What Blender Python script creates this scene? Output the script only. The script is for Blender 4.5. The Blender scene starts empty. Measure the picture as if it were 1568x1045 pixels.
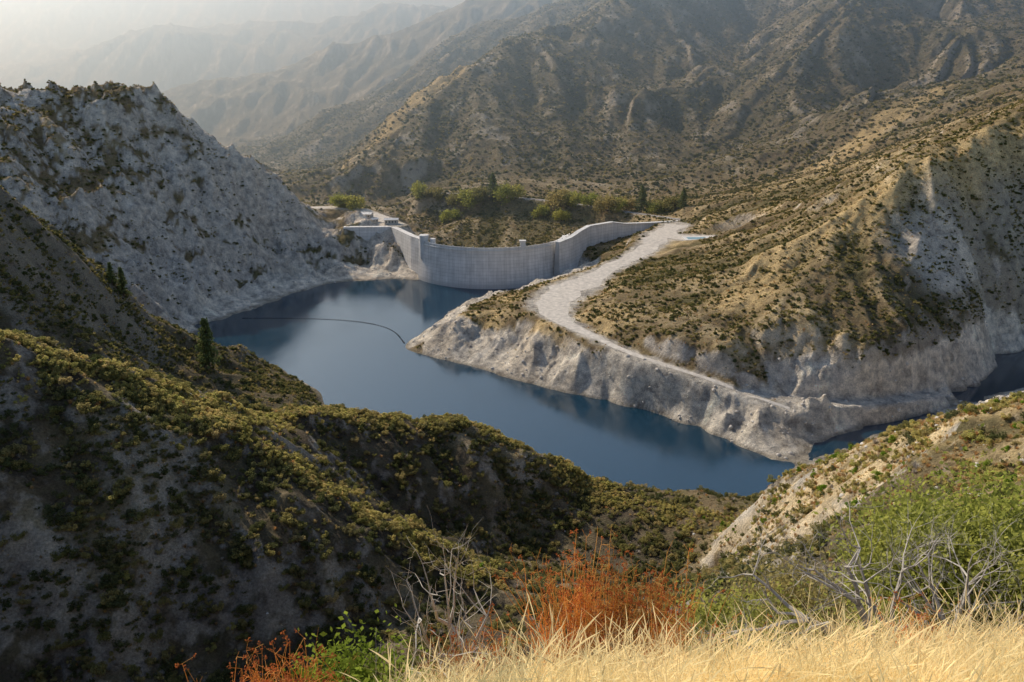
import bpy, math, numpy as np, time
from mathutils import Vector
T0=time.time()
rng=np.random.default_rng(7)
scene=bpy.context.scene
EYE=180.0; PIT=math.radians(18.7); cP,sP=math.cos(PIT),math.sin(PIT)

# ---- image pixels unprojected through the assumed camera at hand-picked depth or level -> world metres
def S(u,v,Y):
    a=(u-784)/1230; b=(522-v)/1230; k=Y/(cP+b*sP)
    return (a*k,Y,EYE+k*(-sP+b*cP))
def W(u,v,z=0.0):
    a=(u-784)/1230; b=(522-v)/1230; k=(z-EYE)/(-sP+b*cP)
    return (a*k,k*(cP+b*sP),z)

# ---------------------------------------------------------------- noise
_r=np.random.RandomState(3)
_G=np.stack([np.cos(np.arange(256)*2*np.pi/256),np.sin(np.arange(256)*2*np.pi/256)],1)
_P=_r.permutation(256); _P=np.concatenate([_P,_P])
def perlin(x,y,seed=0):
    x=x+seed*17.31; y=y+seed*9.77
    xf=np.floor(x); yf=np.floor(y); xi=xf.astype(np.int64)&255; yi=yf.astype(np.int64)&255
    fx=x-xf; fy=y-yf
    ux=fx*fx*fx*(fx*(fx*6-15)+10); uy=fy*fy*fy*(fy*(fy*6-15)+10)
    def g(ix,iy,dx,dy):
        h=_P[_P[ix&255]+(iy&255)]; return _G[h,0]*dx+_G[h,1]*dy
    a=g(xi,yi,fx,fy); b=g(xi+1,yi,fx-1,fy); c=g(xi,yi+1,fx,fy-1); d=g(xi+1,yi+1,fx-1,fy-1)
    return (a+(b-a)*ux+(c+(d-c)*ux-(a+(b-a)*ux))*uy)*1.5
def fbm(x,y,o=5,seed=0,gain=.5):
    s=0;a=1;t=0
    for i in range(o):
        s=s+a*perlin(x,y,seed+i); t+=a; a*=gain; x=x*2.03+1.7; y=y*2.03-3.1
    return s/t
def ridged(x,y,o=5,seed=0,gain=.5):
    s=0;a=1;t=0;w=1
    for i in range(o):
        n=1-np.abs(perlin(x,y,seed+i))*1.6; n=np.clip(n,0,1)**2*w; w=np.clip(n*1.6,0,1)
        s=s+a*n; t+=a; a*=gain; x=x*2.07+5.1; y=y*2.07+1.3
    return s/t
_J=_r.uniform(0,.5,(256,2))
def ero1(px,py,dx,dy):
    fx0=np.floor(px);fy0=np.floor(py);ix=fx0.astype(np.int64);iy=fy0.astype(np.int64);fx=px-fx0;fy=py-fy0
    h=0;gx=0;gy=0;w=0
    for i in range(-1,3):
        for j in range(-1,3):
            k=_P[_P[(ix+i)&255]+((iy+j)&255)]
            ax=fx-i+_J[k,0]-.25; ay=fy-j+_J[k,1]-.25
            ww=np.exp(-(ax*ax+ay*ay)*2); m=(ax*dx+ay*dy)*2*np.pi
            h=h+np.cos(m)*ww; s_=-np.sin(m)*ww; gx=gx+s_*dx; gy=gy+s_*dy; w=w+ww
    return h/w,gx/w,gy/w
def erosion(x,y,zx,zy,cell,octs=4,branch=.9,freq=1.25):
    """stream-carved gullies running down the slope of the supplied gradient"""
    sl=np.hypot(zx,zy)+1e-6; k=np.minimum(1,sl/.25)*freq
    dx=zy/sl*k; dy=-zx/sl*k; H=0;GX=0;GY=0;a=1.;f=1./cell
    for o in range(octs):
        h,gx,gy=ero1(x*f+o*7.3,y*f+o*3.1,dx+GY*branch,dy-GX*branch)
        H=H+a*h; GX=GX+a*gx*.5; GY=GY+a*gy*.5; a*=.48; f*=1.95
    return H
def ss(a,b,x):
    t=np.clip((x-a)/(b-a),0,1); return t*t*(3-2*t)
def pdist(X,Y,poly):
    d=np.full(X.shape,1e9)
    for (x0,y0,*_),(x1,y1,*_) in zip(poly[:-1],poly[1:]):
        L=(x1-x0)**2+(y1-y0)**2+1e-9
        t=np.clip(((X-x0)*(x1-x0)+(Y-y0)*(y1-y0))/L,0,1)
        d=np.minimum(d,np.hypot(X-x0-t*(x1-x0),Y-y0-t*(y1-y0)))
    return d

# ---------------------------------------------------------------- terrain skeleton
lines=[]; pts=[]
lines.append([S(-250,100,640),S(0,130,680),S(60,146,700),S(100,133,715),S(165,120,730),S(215,130,735),S(260,155,738),S(300,190,740),S(345,225,745),S(390,250,755),S(425,267,760),S(455,295,766),S(490,326,775)])
pts+=[S(350,330,690),S(330,400,640),S(420,370,720),S(250,250,690),S(150,250,640),S(200,350,600),S(60,260,600),S(430,425,690),S(480,380,735),S(390,300,725)]
pts+=[(-450,900,90),(-330,900,60),(-230,900,35),(-180,880,36),(-600,1000,120),(-250,830,60)]
lines.append([(-420,440,120),(-330,470,75),(-290,500,45),(-255,530,18)])
pts+=[S(200,430,535),S(270,480,545)]
shoreL=[W(640,428),W(600,427),W(560,429),W(500,434),W(450,449),W(400,476),W(345,492),W(300,497),(-228,545,0),(-215,515,0),(-190,500,0),(-150,480,0),W(490,602),(-100,405,0),(-60,350,0),(-10,320,0),(50,304,0),(88,299,0),(103,313,0),W(1215,718),W(1270,696),W(1340,664),W(1430,629),W(1530,600),(360,462,0),(430,475,0)]
lines.append(shoreL)
shoreP=[W(873,424),W(840,437),W(800,446),W(760,456),W(702,470),W(680,487),W(640,515),W(619,532),W(650,543),W(720,560),W(790,582),W(850,597),W(930,612),W(990,625),W(1045,649),W(1075,652),W(1110,670),W(1150,690),W(1180,703),W(1215,706),W(1236,695),W(1246,678),W(1300,661),W(1350,639),W(1385,622),W(1430,606),W(1500,584),W(1522,566),W(1522,542),W(1568,535),(400,525,0)]
lines.append(shoreP)
for u,v in [(450,520),(520,560),(700,452),(560,470),(620,450),(700,595),(640,600),(850,650),(780,640),(1000,700),(1080,740),(1150,728),(940,680),(400,500),(480,470),(760,445)]:
    x,y,_=W(u,v); pts.append((x,y,-12))
for u,v in [(1300,676),(1400,630),(1480,603),(1550,562)]:
    x,y,_=W(u,v); pts.append((x,y,-7))
lines.append([S(640,395,735),S(560,398,735),S(500,395,725),S(440,420,680),S(380,450,640),S(310,470,590)])
lines.append([(-120,772,34),(-158,768,35),(-180,790,36)])
pts+=[(-150,810,36),(-120,800,34),(-185,830,38),(-140,850,38)]
lines.append([S(-200,180,330),S(0,285,380),S(40,320,385),S(100,365,400),S(150,410,410),S(190,450,420),S(225,490,430),S(265,500,450),S(305,510,470),S(340,530,466),S(390,550,460),S(440,575,450),S(480,595,440)])
pts+=[S(330,565,420),S(330,600,385),S(230,560,380),S(450,605,405),S(100,470,350),S(0,430,320),S(150,520,330)]
pts+=[(-110,330,14),(-60,320,10),(-150,300,35),(-190,280,60),(-260,260,95)]
lines.append([S(-250,500,150),S(0,534,172),S(60,537,178),S(130,550,185),S(180,556,186),S(210,576,188),S(250,594,190),S(300,622,191),S(370,659,190),S(430,695,188),S(500,745,186),S(600,805,182),S(740,866,178)])
pts+=[S(200,800,150),S(0,800,140),S(400,850,152),S(200,950,135),S(550,880,158),S(0,650,157),S(250,680,170)]
lines.append([S(-100,1045,118),S(200,1045,128),S(400,1000,140),S(600,950,152),S(784,930,165),S(900,920,172),S(1050,900,185),S(1120,870,205)])
lines.append([S(300,622,191),S(400,646,215),S(470,633,240),S(560,634,255),S(640,646,265),S(690,639,270),S(750,657,270),S(800,679,270),S(850,707,268),S(900,742,262),S(950,763,258),S(1000,778,250),S(1080,794,240),S(1130,804,232)])
lines.append([S(500,715,212),S(600,780,218),S(740,840,222),S(850,868,220),S(1000,885,212),S(1080,880,208)])
pts+=[(-60,300,30),(0,290,25),(50,280,25),(75,270,28)]
lines.append([S(1130,804,232),S(1140,786,216),S(1170,758,205),S(1240,716,190),S(1330,672,176),S(1430,636,165),S(1500,619,157),S(1568,606,150),S(1800,572,140)])
pts+=[S(1300,850,100),S(1500,760,110),S(1400,720,140),S(1250,780,160),S(1200,860,150),S(1560,700,120),S(1130,850,200)]
pts+=[(135,290,24),(170,300,32),(220,300,48),(300,300,75),(150,250,48),(250,380,25),(330,400,40)]
pts+=[(0,0,178.2),(3,0,178.4),(-4,0,178),(0,1.6,178.0),(4,1.6,178.1),(-.5,3,177.05),(2,3,177.15),(4.5,3,177.4),(-2,3,176.3),(-1,5,175.0),(2,5,175.3),(5,5,175.6),(-3,5,173.8),(1,7,173.6),(4,7,173.9),(-3,7,171.8),
 (7,12,169.3),(0,12,167),(-6,12,165),(9,15,168),(12,20,163),(0,20,159),(-12,20,156),(22,22,167),(25,35,150),(0,35,143),(-25,35,138),(40,60,128),(0,60,120),(-45,60,112),(0,90,95),(-60,90,90),(10,120,80),
 (0,-50,184),(60,-50,190),(-60,-50,180),(55,0,180),(-55,0,168),(-45,20,150),(50,25,170)]
lines.append([W(870,412,14),W(800,440,12),W(720,462,13),W(690,475,14),W(668,498,14),W(700,488,19),W(740,494,19),W(790,505,19),W(850,520,21),W(905,545,21),W(960,562,19),W(1000,582,17),W(1060,612,14),W(1110,635,10),W(1150,655,8),W(1200,670,5)])
pts+=[W(740,475,22),W(800,470,26),W(780,490,22),W(1220,650,7),W(1180,640,10),W(1280,640,6)]
lines.append([W(1130,600,17),W(1200,607,13),W(1280,612,11),W(1350,611,9),W(1430,600,6),W(1490,580,4),W(1512,560,4)])
lines.append([W(960,510,31),W(1020,535,31),W(1080,552,31),W(1140,562,31),W(1200,567,31),W(1260,566,30),W(1320,552,30),W(1400,535,30),W(1470,512,29),W(1505,490,30)])
pts+=[W(930,440,36),W(1000,480,36),W(1100,500,38),W(1000,420,42),W(1080,440,45),W(1200,500,42),W(1100,395,44),W(1300,500,42),W(1050,380,40)]
lines.append([S(1130,455,475),S(1160,430,500),S(1220,375,520),S(1290,345,530),S(1350,300,545),S(1420,250,560),S(1490,235,580),S(1568,200,600),S(1750,120,640)])
lines.append([S(1050,320,820),S(1150,295,820),S(1250,270,800),S(1330,245,790),S(1420,215,770),S(1490,190,750),S(1568,163,740),S(1750,90,720)])
pts+=[S(1150,340,680),S(1250,300,700),S(1400,240,690),S(1200,340,620),S(1400,450,470),S(1450,350,525),S(1500,450,495),S(1560,430,525),S(1560,330,570),S(1568,500,520),S(1300,420,480),S(1380,350,520)]
pts+=[S(880,396,722),S(900,382,735),S(950,366,765),S(1000,352,785),S(930,395,690),S(900,420,650),(-20,770,6),(-60,790,6),(20,780,8),(-20,730,5),(-80,860,12),(-120,930,14),(-150,1000,16),S(620,302,1050),(40,730,10),(-70,740,6)]
pts+=[S(790,345,850),S(830,335,860),S(700,340,850),S(740,365,815),S(640,330,900),S(660,300,935),S(900,325,870),S(980,332,850),S(820,355,830)]
# distant skeleton
lines.append([S(520,265,1150),S(560,210,1200),S(600,165,1250),S(650,130,1320),S(700,95,1400),S(760,75,1480),S(860,50,1600),S(910,30,1660),S(970,-10,1750),S(1050,-60,1950)])
pts+=[S(700,220,1120),S(850,220,1120),S(800,140,1300),S(950,200,1180),S(950,90,1500),S(620,250,1080)]
pts+=[(-330,1300,5),(-250,1420,20),(-190,1560,60),(-80,1720,110),(60,1900,190)]
lines.append([S(1040,285,1000),S(1060,240,1110),S(1085,180,1260),S(1120,100,1500),S(1150,30,1800)])
lines.append([S(1210,150,1220),S(1220,112,1300),S(1260,50,1400),S(1310,0,1500),S(1350,-60,1650)])
lines.append([S(1250,262,930),S(1290,235,950),S(1340,200,1000),S(1400,150,1060),S(1440,125,1100),S(1568,85,1200),S(1750,20,1300)])
pts+=[S(1200,220,1080),S(1300,170,1200),S(1350,140,1320),S(1420,60,1600),S(1480,10,1600),S(1568,-20,1650),S(1500,-90,2000),S(1150,280,930),S(1400,210,900),S(1568,150,880),S(1490,140,1250)]
lines.append([S(370,262,1600),S(395,240,1650),S(430,212,1720),S(495,163,1850),S(560,140,1980),S(640,95,2100),S(740,30,2250)])
lines.append([S(440,285,1050),S(470,268,1080),S(520,262,1150)])
pts+=[(-400,1250,10),(-600,1400,10),(-700,1700,0),(-620,1900,-20),(-450,2200,40),(-200,2420,120),(-900,2250,-20)]
lines.append([S(180,170,2550),S(270,138,2650),S(330,118,2700),S(400,105,2750),S(460,95,2800),S(520,78,2850),S(580,55,2900),S(640,29,2950),S(720,-2,3050),S(800,5,3150),S(880,-8,3200),S(1000,-50,3300)])
pts+=[(-1500,3300,-40),(-1000,3350,40),(-400,3500,160),(-1500,2500,40)]
lines.append([S(-60,150,3700),S(40,118,3800),S(120,72,3900),S(200,36,4000),S(260,26,4000),S(310,48,4000),S(360,60,4000),S(430,38,4050),S(480,56,4100),S(520,43,4100),S(570,13,4150),S(610,-4,4200),S(660,20,4300),S(740,30,4400),S(850,20,4500)])
pts+=[(-3300,4800,250),(-2000,4800,280),(-800,4900,320)]
lines.append([(-6000,5300,1100),(-4300,5700,980),(-3000,5900,920),(-1700,6000,830),(-800,6100,740),(-100,6150,540),(200,6150,510),(700,6100,740),(1500,5800,900),(3000,5300,1000),(4500,5000,1000)])
pts+=[(2500,3000,700),(1600,2600,520),(3000,4000,800),(-2500,2200,250),(-1400,1300,200),(900,900,230),(1200,1500,330),(700,640,190),(600,420,140),(-600,500,190),(-450,300,150),(400,200,140),(-300,100,110),(500,560,110)]

P=[]
def tryadd(p):
    m=max(.7,.011*abs(p[1]))
    for q in P:
        if (q[0]-p[0])**2+(q[1]-p[1])**2<m*m: return
    P.append(p)
for ln in lines:
    for a,b in zip(ln[:-1],ln[1:]):
        L=math.hypot(a[0]-b[0],a[1]-b[1]); st=max(4,.03*max(a[1],50)); n=max(1,int(L/st))
        for i in range(n): 
            t=i/n; tryadd(tuple(a[k]*(1-t)+b[k]*t for k in range(3)))
    tryadd(ln[-1])
for p in pts: tryadd(p)
P=np.array(P); N=len(P)
SC=1000.
A=np.zeros((N+3,N+3)); XY=P[:,:2]/SC
A[:N,:N]=np.sqrt(((XY[:,None]-XY[None])**2).sum(2))
A[:N,N]=1;A[:N,N+1:]=XY;A[N,:N]=1;A[N+1:,:N]=XY.T
wts=np.linalg.solve(A,np.concatenate([P[:,2],[0,0,0]]))
def base_h(x,y):
    sh=x.shape; x=(x/SC).ravel(); y=(y/SC).ravel(); o=np.empty(len(x))
    for i in range(0,len(x),20000):
        a=x[i:i+20000,None]; b=y[i:i+20000,None]
        o[i:i+20000]=np.sqrt((a-XY[:,0])**2+(b-XY[:,1])**2)@wts[:N]+wts[N]+wts[N+1]*a[:,0]+wts[N+2]*b[:,0]
    return o.reshape(sh)

ys=np.concatenate([np.linspace(-60,1.2,12),np.geomspace(1.6,60,300),np.geomspace(60.5,2300,1130),np.geomspace(2310,6600,170)])
Cn=820; s=np.linspace(-1,1,Cn)
Yg=np.repeat(ys[:,None],Cn,1); HW=50+.78*np.maximum(ys,0)
Xg=s[None]*HW[:,None]
ri=np.arange(0,len(ys),2); ri=np.append(ri,len(ys)-1) if ri[-1]!=len(ys)-1 else ri
ci=np.linspace(0,Cn-1,(Cn+1)//2).astype(int)
Zc=base_h(Xg[np.ix_(ri,ci)],Yg[np.ix_(ri,ci)])
tmp=np.stack([np.interp(np.arange(Cn),ci,r) for r in Zc])
f=np.interp(np.arange(len(ys)),ri,np.arange(len(ri))); f0=np.clip(f.astype(int),0,len(ri)-2); ft=(f-f0)[:,None]
Zb=tmp[f0]*(1-ft)+tmp[f0+1]*ft
def grads(Z):
    dx=(HW*2/(Cn-1))[:,None]
    zx=np.gradient(Z,axis=1)/dx
    dr=np.gradient(ys)[:,None]
    zr=np.gradient(Z,axis=0); xr=np.gradient(Xg,axis=0)
    return zx,(zr-zx*xr)/dr
def blur(A,n):
    for _ in range(n):
        A=A.copy(); A[1:-1]=(A[:-2]+2*A[1:-1]+A[2:])/4; A[:,1:-1]=(A[:,:-2]+2*A[:,1:-1]+A[:,2:])/4
    return A
X,Y=Xg,Yg
lakeR=ss(300,340,Y)*(1-ss(740,800,Y))*ss(-300,-260,X)*(1-ss(440,480,X))
wf=ss(850,1150,Y); wn=1-ss(240,330,Y)
wx=X+25*fbm(X/140,Y/140,3,40); wy=Y+25*fbm(X/140,Y/140,3,50)
Z=Zb.copy()
Z+=wf*(38*(ridged(wx/460,wy/460,3,1,.5)-.42)+ss(2600,3600,Y)*80*(ridged(wx/900,wy/900,4,9)-.42))
zx,zy=grads(blur(Z,6)); slope=np.hypot(zx,zy)
amp=.15+.85*ss(.1,.5,slope)
shore=np.where(lakeR>.05,np.clip(np.abs(Zb)/14,.1,1),1.)
near=ss(8,70,Y)
def ero_rows(lo,hi,cell,octs):
    m=(ys>=lo)&(ys<=hi); o=np.zeros_like(Z); o[m]=erosion(wx[m]*.3+X[m]*.7,wy[m]*.3+Y[m]*.7,zx[m],zy[m],cell,octs); return o
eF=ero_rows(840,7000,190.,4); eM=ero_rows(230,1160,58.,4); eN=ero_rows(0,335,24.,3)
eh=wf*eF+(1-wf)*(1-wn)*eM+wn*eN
leftM=ss(-60,-130,X)*ss(480,560,Y)*(1-ss(800,900,Y))
Z+=amp*wf*eF*(11+9*ss(1800,3200,Y))
Z+=amp*shore*(1-wf)*(1-wn)*eM*3.2
Z+=amp*shore*wn*near*eN*1.3
Z+=wf*6*(ridged(X/70,Y/70,5,91,.55)-.42)
Z+=(1-wf)*amp*shore*near*(5.0*(ridged(wx/55,wy/55,5,12,.52)-.4))
cr_=ridged(wx/85,wy/85,6,22,.58)
ledge=fbm(X/28,Y/28,4,23)*4; lf=ledge-np.floor(ledge)
Z+=leftM*shore*(17*(cr_-.4)+3.0*(np.floor(ledge)+ss(.6,1,lf)))
Z+=near*(1-wf)*shore*(1.0*fbm(X/7,Y/7,4,31,.6)+.2)
ringn=fbm(X/30,Y/30,4,77)
ringtop=np.where(X<-60,14,19)+4*ringn+np.where((X>140)&(Y<520),9,0)-np.where((X<-60)&(Y<515),14,0)
ring=lakeR*(1-ss(ringtop-.7,ringtop+1.2,Zb))
Z+=ring*shore*amp*(4.2*(ridged(wx/20,wy/20,5,61,.6)-.4))
Z=np.where(Zb>3,np.maximum(Z,1.2),Z)
Z+=(1-near)*.10*fbm(X/1.5,Y/1.5,3,5)*ss(0,6,Y)

# ---- roads
def densify(ln,st):
    o=[]
    for a,b in zip(ln[:-1],ln[1:]):
        n=max(1,int(math.dist(a[:2],b[:2])/st))
        for i in range(n):
            t=i/n;o.append(tuple(a[k]*(1-t)+b[k]*t for k in range(3)))
    o.append(ln[-1]); return o
def smooth(ln,it=3):
    for _ in range(it):
        o=[ln[0]]
        for a,b in zip(ln[:-1],ln[1:]):
            o.append(tuple(.75*a[k]+.25*b[k] for k in range(3))); o.append(tuple(.25*a[k]+.75*b[k] for k in range(3)))
        o.append(ln[-1]); ln=o
    return ln
road1=smooth([W(1036,344,37),W(1008,364,36),W(983,387,35),W(930,412,32),W(884,437,30),W(848,458,29),W(842,474,28.5),W(862,492,28),W(905,513,27),W(952,535,26),W(1000,553,25),W(1080,578,22),W(1140,601,18),W(1210,626,12)])
rw1=[(0,26),(60,28),(120,21),(190,19),(240,38),(285,33),(320,14),(360,8),(420,4.8),(600,3.5)]
road2=smooth([S(650,294,930),S(760,299,915),S(870,310,880),S(960,324,850),S(1040,336,800)])
road3=smooth([S(440,318,850),(-175,860,40),(-150,840,38),(-125,800,36.5),(-112,778,36.3)])
pad=smooth([W(1008,360,37),W(1060,364,37.3),W(1112,366,38)])
roadmask=np.zeros_like(Z)
def flatten(road,wfun,sk=9):
    R=np.array(road); seg=np.concatenate([[0],np.cumsum(np.hypot(*np.diff(R[:,:2],axis=0).T))])
    x0,x1=R[:,0].min()-40,R[:,0].max()+40;y0,y1=R[:,1].min()-40,R[:,1].max()+40
    m=(X>x0)&(X<x1)&(Y>y0)&(Y<y1); px=X[m];py=Y[m]
    bd=np.full(px.shape,1e9);bz=np.zeros(px.shape);bs=np.zeros(px.shape)
    for i in range(len(R)-1):
        a=R[i];b=R[i+1];L=((b[:2]-a[:2])**2).sum()+1e-9
        t=np.clip(((px-a[0])*(b[0]-a[0])+(py-a[1])*(b[1]-a[1]))/L,0,1)
        d=np.hypot(px-a[0]-t*(b[0]-a[0]),py-a[1]-t*(b[1]-a[1]))
        k=d<bd; bd[k]=d[k]; bz[k]=(a[2]+t*(b[2]-a[2]))[k]; bs[k]=(seg[i]+t*(seg[i+1]-seg[i]))[k]
    w=wfun(bs); k=1-ss(w+1,w*1.3+sk,bd)
    Z[m]=Z[m]*(1-k)+bz*k
    roadmask[m]=np.maximum(roadmask[m],1-ss(w*.7,w+3.5,bd+5*fbm(px/8,py/8,4,8)))
wf1=lambda q:np.interp(q,[a for a,_ in rw1],[b*.6 for _,b in rw1])
flatten(road1,wf1); flatten(pad,lambda q:q*0+18); flatten(road2,lambda q:q*0+3.5,22); flatten(road3,lambda q:q*0+9)
bench=[W(1150,602,16),W(1210,612,12),W(1290,618,10),W(1360,614,8.5),W(1430,603,6)]
flatten(smooth(bench),lambda q:q*0+3.0,6)

zx,zy=grads(Z); slope=np.hypot(zx,zy)
# ---------------------------------------------------------------- zone colours
def mixc(a,b,t): return a*(1-t[...,None])+np.array(b)*t[...,None]
n1=fbm(X/45,Y/45,5,101); n2=fbm(X/9,Y/9,4,111); n3=fbm(X/180,Y/180,4,121); n4=fbm(X/2.5,Y/2.5,3,131)
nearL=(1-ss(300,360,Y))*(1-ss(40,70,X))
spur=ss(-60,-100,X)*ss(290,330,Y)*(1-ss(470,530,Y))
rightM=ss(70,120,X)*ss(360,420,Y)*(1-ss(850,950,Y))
shadeR=ss(.0,.35,(zx*.75-zy*.2)*-1)*rightM*ss(180,215,X)      # slopes falling away to the east: scrubby, their shade also painted into the colour
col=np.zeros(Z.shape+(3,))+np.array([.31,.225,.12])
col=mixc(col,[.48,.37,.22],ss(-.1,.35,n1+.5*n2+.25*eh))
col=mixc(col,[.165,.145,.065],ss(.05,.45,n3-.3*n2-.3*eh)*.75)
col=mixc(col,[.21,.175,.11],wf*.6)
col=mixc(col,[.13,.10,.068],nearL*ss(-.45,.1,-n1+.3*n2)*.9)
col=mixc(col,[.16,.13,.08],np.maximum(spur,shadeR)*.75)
rock=ss(.92,1.35,slope+.45*n1+.4*n2+.1*eh)*(1-.5*wf)*(1-.7*spur)*(1-.5*shadeR)*(1-.4*nearL)
rock*=1-.7*(ss(800,830,Y)*(1-ss(940,980,Y))*(1-ss(60,120,X)))
bald=ss(-.10,.08,1.25*n1+.4*n2+.25*(slope-.8)+.12*eh-.25*ss(-230,-360,X)+.14*ss(90,20,np.abs(Zb-70))*ss(-320,-240,X))
rock=np.maximum(rock,leftM*bald)
rock=np.maximum(rock,wf*.5*ss(.2,.45,n1+.6*n2+.15*eh))
cliff=(1-ss(20,46,np.hypot((X-285)*.8,(Y-505))))*ss(42,52,Z)
rock=np.maximum(rock,cliff*.95)
col=mixc(col,[.67,.595,.50],rock*.92)
R1=[S(1130,455,475),S(1160,430,500),S(1220,375,520),S(1290,345,530),S(1350,300,545),S(1420,250,560),S(1490,235,580),S(1568,200,600)]
M1=[S(520,265,1150),S(560,210,1200),S(600,165,1250),S(650,130,1320),S(700,95,1400)]
M2=[S(1250,262,930),S(1290,235,950),S(1340,200,1000),S(1400,150,1060),S(1440,125,1100)]
gold=(1-ss(6,28,pdist(X,Y,R1)+16*n1))
gold=np.maximum(gold,.9*(1-ss(8,45,pdist(X,Y,M1)+20*n1)))  # golden sunlight on the far crests, painted into the ground colour
gold=np.maximum(gold,.8*(1-ss(8,32,pdist(X,Y,M2)+16*n1)))
penTop=ss(-90,-70,X)*(1-ss(60,110,X))*ss(455,470,Y)*(1-ss(700,740,Y))*ss(12,16,Z)
gold=np.maximum(gold,penTop*ss(-.15,.2,n1+.3*n2)*.95)
gold=np.maximum(gold,rightM*.55*ss(-.2,.3,n1+.5*n2)*(1-shadeR))
hillR=ss(50,75,X)*(1-ss(230,260,Y))*ss(60,90,Y)
gold=np.maximum(gold,hillR*ss(-.3,.2,n1+.6*n2)*.9)
gold=np.maximum(gold,(1-ss(5,9,Y)))
col=mixc(col,[.72,.52,.25],gold*.85*(1-.8*cliff))
col=mixc(col,[.78,.70,.58],ring*(.8+.2*ss(-.3,.3,n2)))
col=mixc(col,[.56,.47,.355],ring*ss(.0,.4,n1+.4*n4+.2*eh)*.6)
col=mixc(col,[.28,.24,.18],lakeR*(1-ss(.3,1.6,Z))*.8)
col=mixc(col,[.60,.54,.45],roadmask)
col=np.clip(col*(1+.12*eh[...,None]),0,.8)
veg=(1-rock*.88)*(1-ring)*(1-roadmask)*(1-gold*.6)
veg=np.clip(veg,0,1)

def new_obj(name,me,mat=None,parent=None):
    o=bpy.data.objects.new(name,me); scene.collection.objects.link(o)
    if mat is not None: me.materials.append(mat)
    if parent: o.parent=parent
    return o
def mesh_np(name,V,F,mat=None,parent=None,smooth=False):
    V=np.asarray(V,dtype=np.float32).reshape(-1,3); F=np.asarray(F,dtype=np.int32)
    me=bpy.data.meshes.new(name); me.vertices.add(len(V)); me.vertices.foreach_set('co',V.ravel())
    k=F.shape[1]; me.loops.add(F.size); me.loops.foreach_set('vertex_index',F.ravel())
    me.polygons.add(len(F)); me.polygons.foreach_set('loop_start',np.arange(len(F),dtype=np.int32)*k)
    me.update(calc_edges=True)
    if smooth: me.polygons.foreach_set('use_smooth',np.ones(len(F),dtype=bool))
    return new_obj(name,me,mat,parent)

# ---------------------------------------------------------------- materials
def newmat(name):
    m=bpy.data.materials.new(name); m.use_nodes=True; nt=m.node_tree; nt.nodes.clear()
    out=nt.nodes.new('ShaderNodeOutputMaterial'); return m,nt,out
def nd(nt,t,**k):
    n=nt.nodes.new(t)
    for a,b in k.items(): setattr(n,a,b)
    return n
def noise(nt,vec,scale,detail=6,rough=.6):
    n=nd(nt,'ShaderNodeTexNoise'); n.inputs['Scale'].default_value=scale; n.inputs['Detail'].default_value=detail; n.inputs['Roughness'].default_value=rough
    nt.links.new(vec,n.inputs['Vector']); return n.outputs['Fac']
def maprange(nt,v,a,b,c,d):
    n=nd(nt,'ShaderNodeMapRange'); nt.links.new(v,n.inputs[0])
    for i,x in enumerate((a,b,c,d)): n.inputs[i+1].default_value=x
    return n.outputs[0]
def mixrgb(nt,mode,fac,a,b):
    n=nd(nt,'ShaderNodeMix',data_type='RGBA',blend_type=mode)
    for sock,v in ((n.inputs[0],fac),(n.inputs[6],a),(n.inputs[7],b)):
        if hasattr(v,'links'): nt.links.new(v,sock)
        elif isinstance(v,(int,float)): sock.default_value=v
        else: sock.default_value=(*v,1)
    return n.outputs[2]
def math_n(nt,op,a,b=0.):
    n=nd(nt,'ShaderNodeMath',operation=op)
    for i,v in enumerate((a,b)):
        if hasattr(v,'links'): nt.links.new(v,n.inputs[i])
        else: n.inputs[i].default_value=v
    return n.outputs[0]
def bsdf(nt,out,col,rough=.9,spec=.2,normal=None):
    b=nd(nt,'ShaderNodeBsdfPrincipled'); b.inputs['Roughness'].default_value=rough; b.inputs['Specular IOR Level'].default_value=spec
    if hasattr(col,'links'): nt.links.new(col,b.inputs['Base Color'])
    else: b.inputs['Base Color'].default_value=(*col,1)
    if normal is not None: nt.links.new(normal,b.inputs['Normal'])
    nt.links.new(b.outputs[0],out.inputs[0]); return b
def bump(nt,h,strength,dist,prev=None):
    n=nd(nt,'ShaderNodeBump'); n.inputs['Strength'].default_value=strength; n.inputs['Distance'].default_value=dist
    nt.links.new(h,n.inputs['Height'])
    if prev is not None: nt.links.new(prev,n.inputs['Normal'])
    return n.outputs[0]

def terrain_mat():
    m,nt,out=newmat('hillside_ground')
    co=nd(nt,'ShaderNodeTexCoord').outputs['Object']
    a=nd(nt,'ShaderNodeAttribute',attribute_name='Col').outputs['Color']
    v=nd(nt,'ShaderNodeAttribute',attribute_name='veg').outputs['Fac']
    g=nd(nt,'ShaderNodeAttribute',attribute_name='far').outputs['Fac']
    nA=noise(nt,co,.16,10,.72); nB=noise(nt,co,1.9,8,.72)
    c=mixrgb(nt,'MULTIPLY',1.,a,mixrgb(nt,'MIX',maprange(nt,nA,.36,.64,0,1),(.5,.5,.52),(1.45,1.43,1.39)))
    c=mixrgb(nt,'MULTIPLY',.9,c,mixrgb(nt,'MIX',maprange(nt,nB,.35,.65,0,1),(.55,.55,.55),(1.4,1.4,1.4)))
    sp=noise(nt,co,.16,8,.75)
    k=math_n(nt,'MULTIPLY',maprange(nt,sp,.48,.54,0,1),math_n(nt,'MULTIPLY',v,maprange(nt,g,0,1,.4,.7)))
    c=mixrgb(nt,'MIX',k,c,(.085,.085,.038))
    b1=bump(nt,nA,1.,4.5); b2=bump(nt,nB,.9,.6,b1)
    nC=noise(nt,co,.045,9,.66); b3=bump(nt,math_n(nt,'MULTIPLY',nC,g),.9,13,b2)
    bsdf(nt,out,c,.95,.1,b3); return m
tm=terrain_mat()
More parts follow.
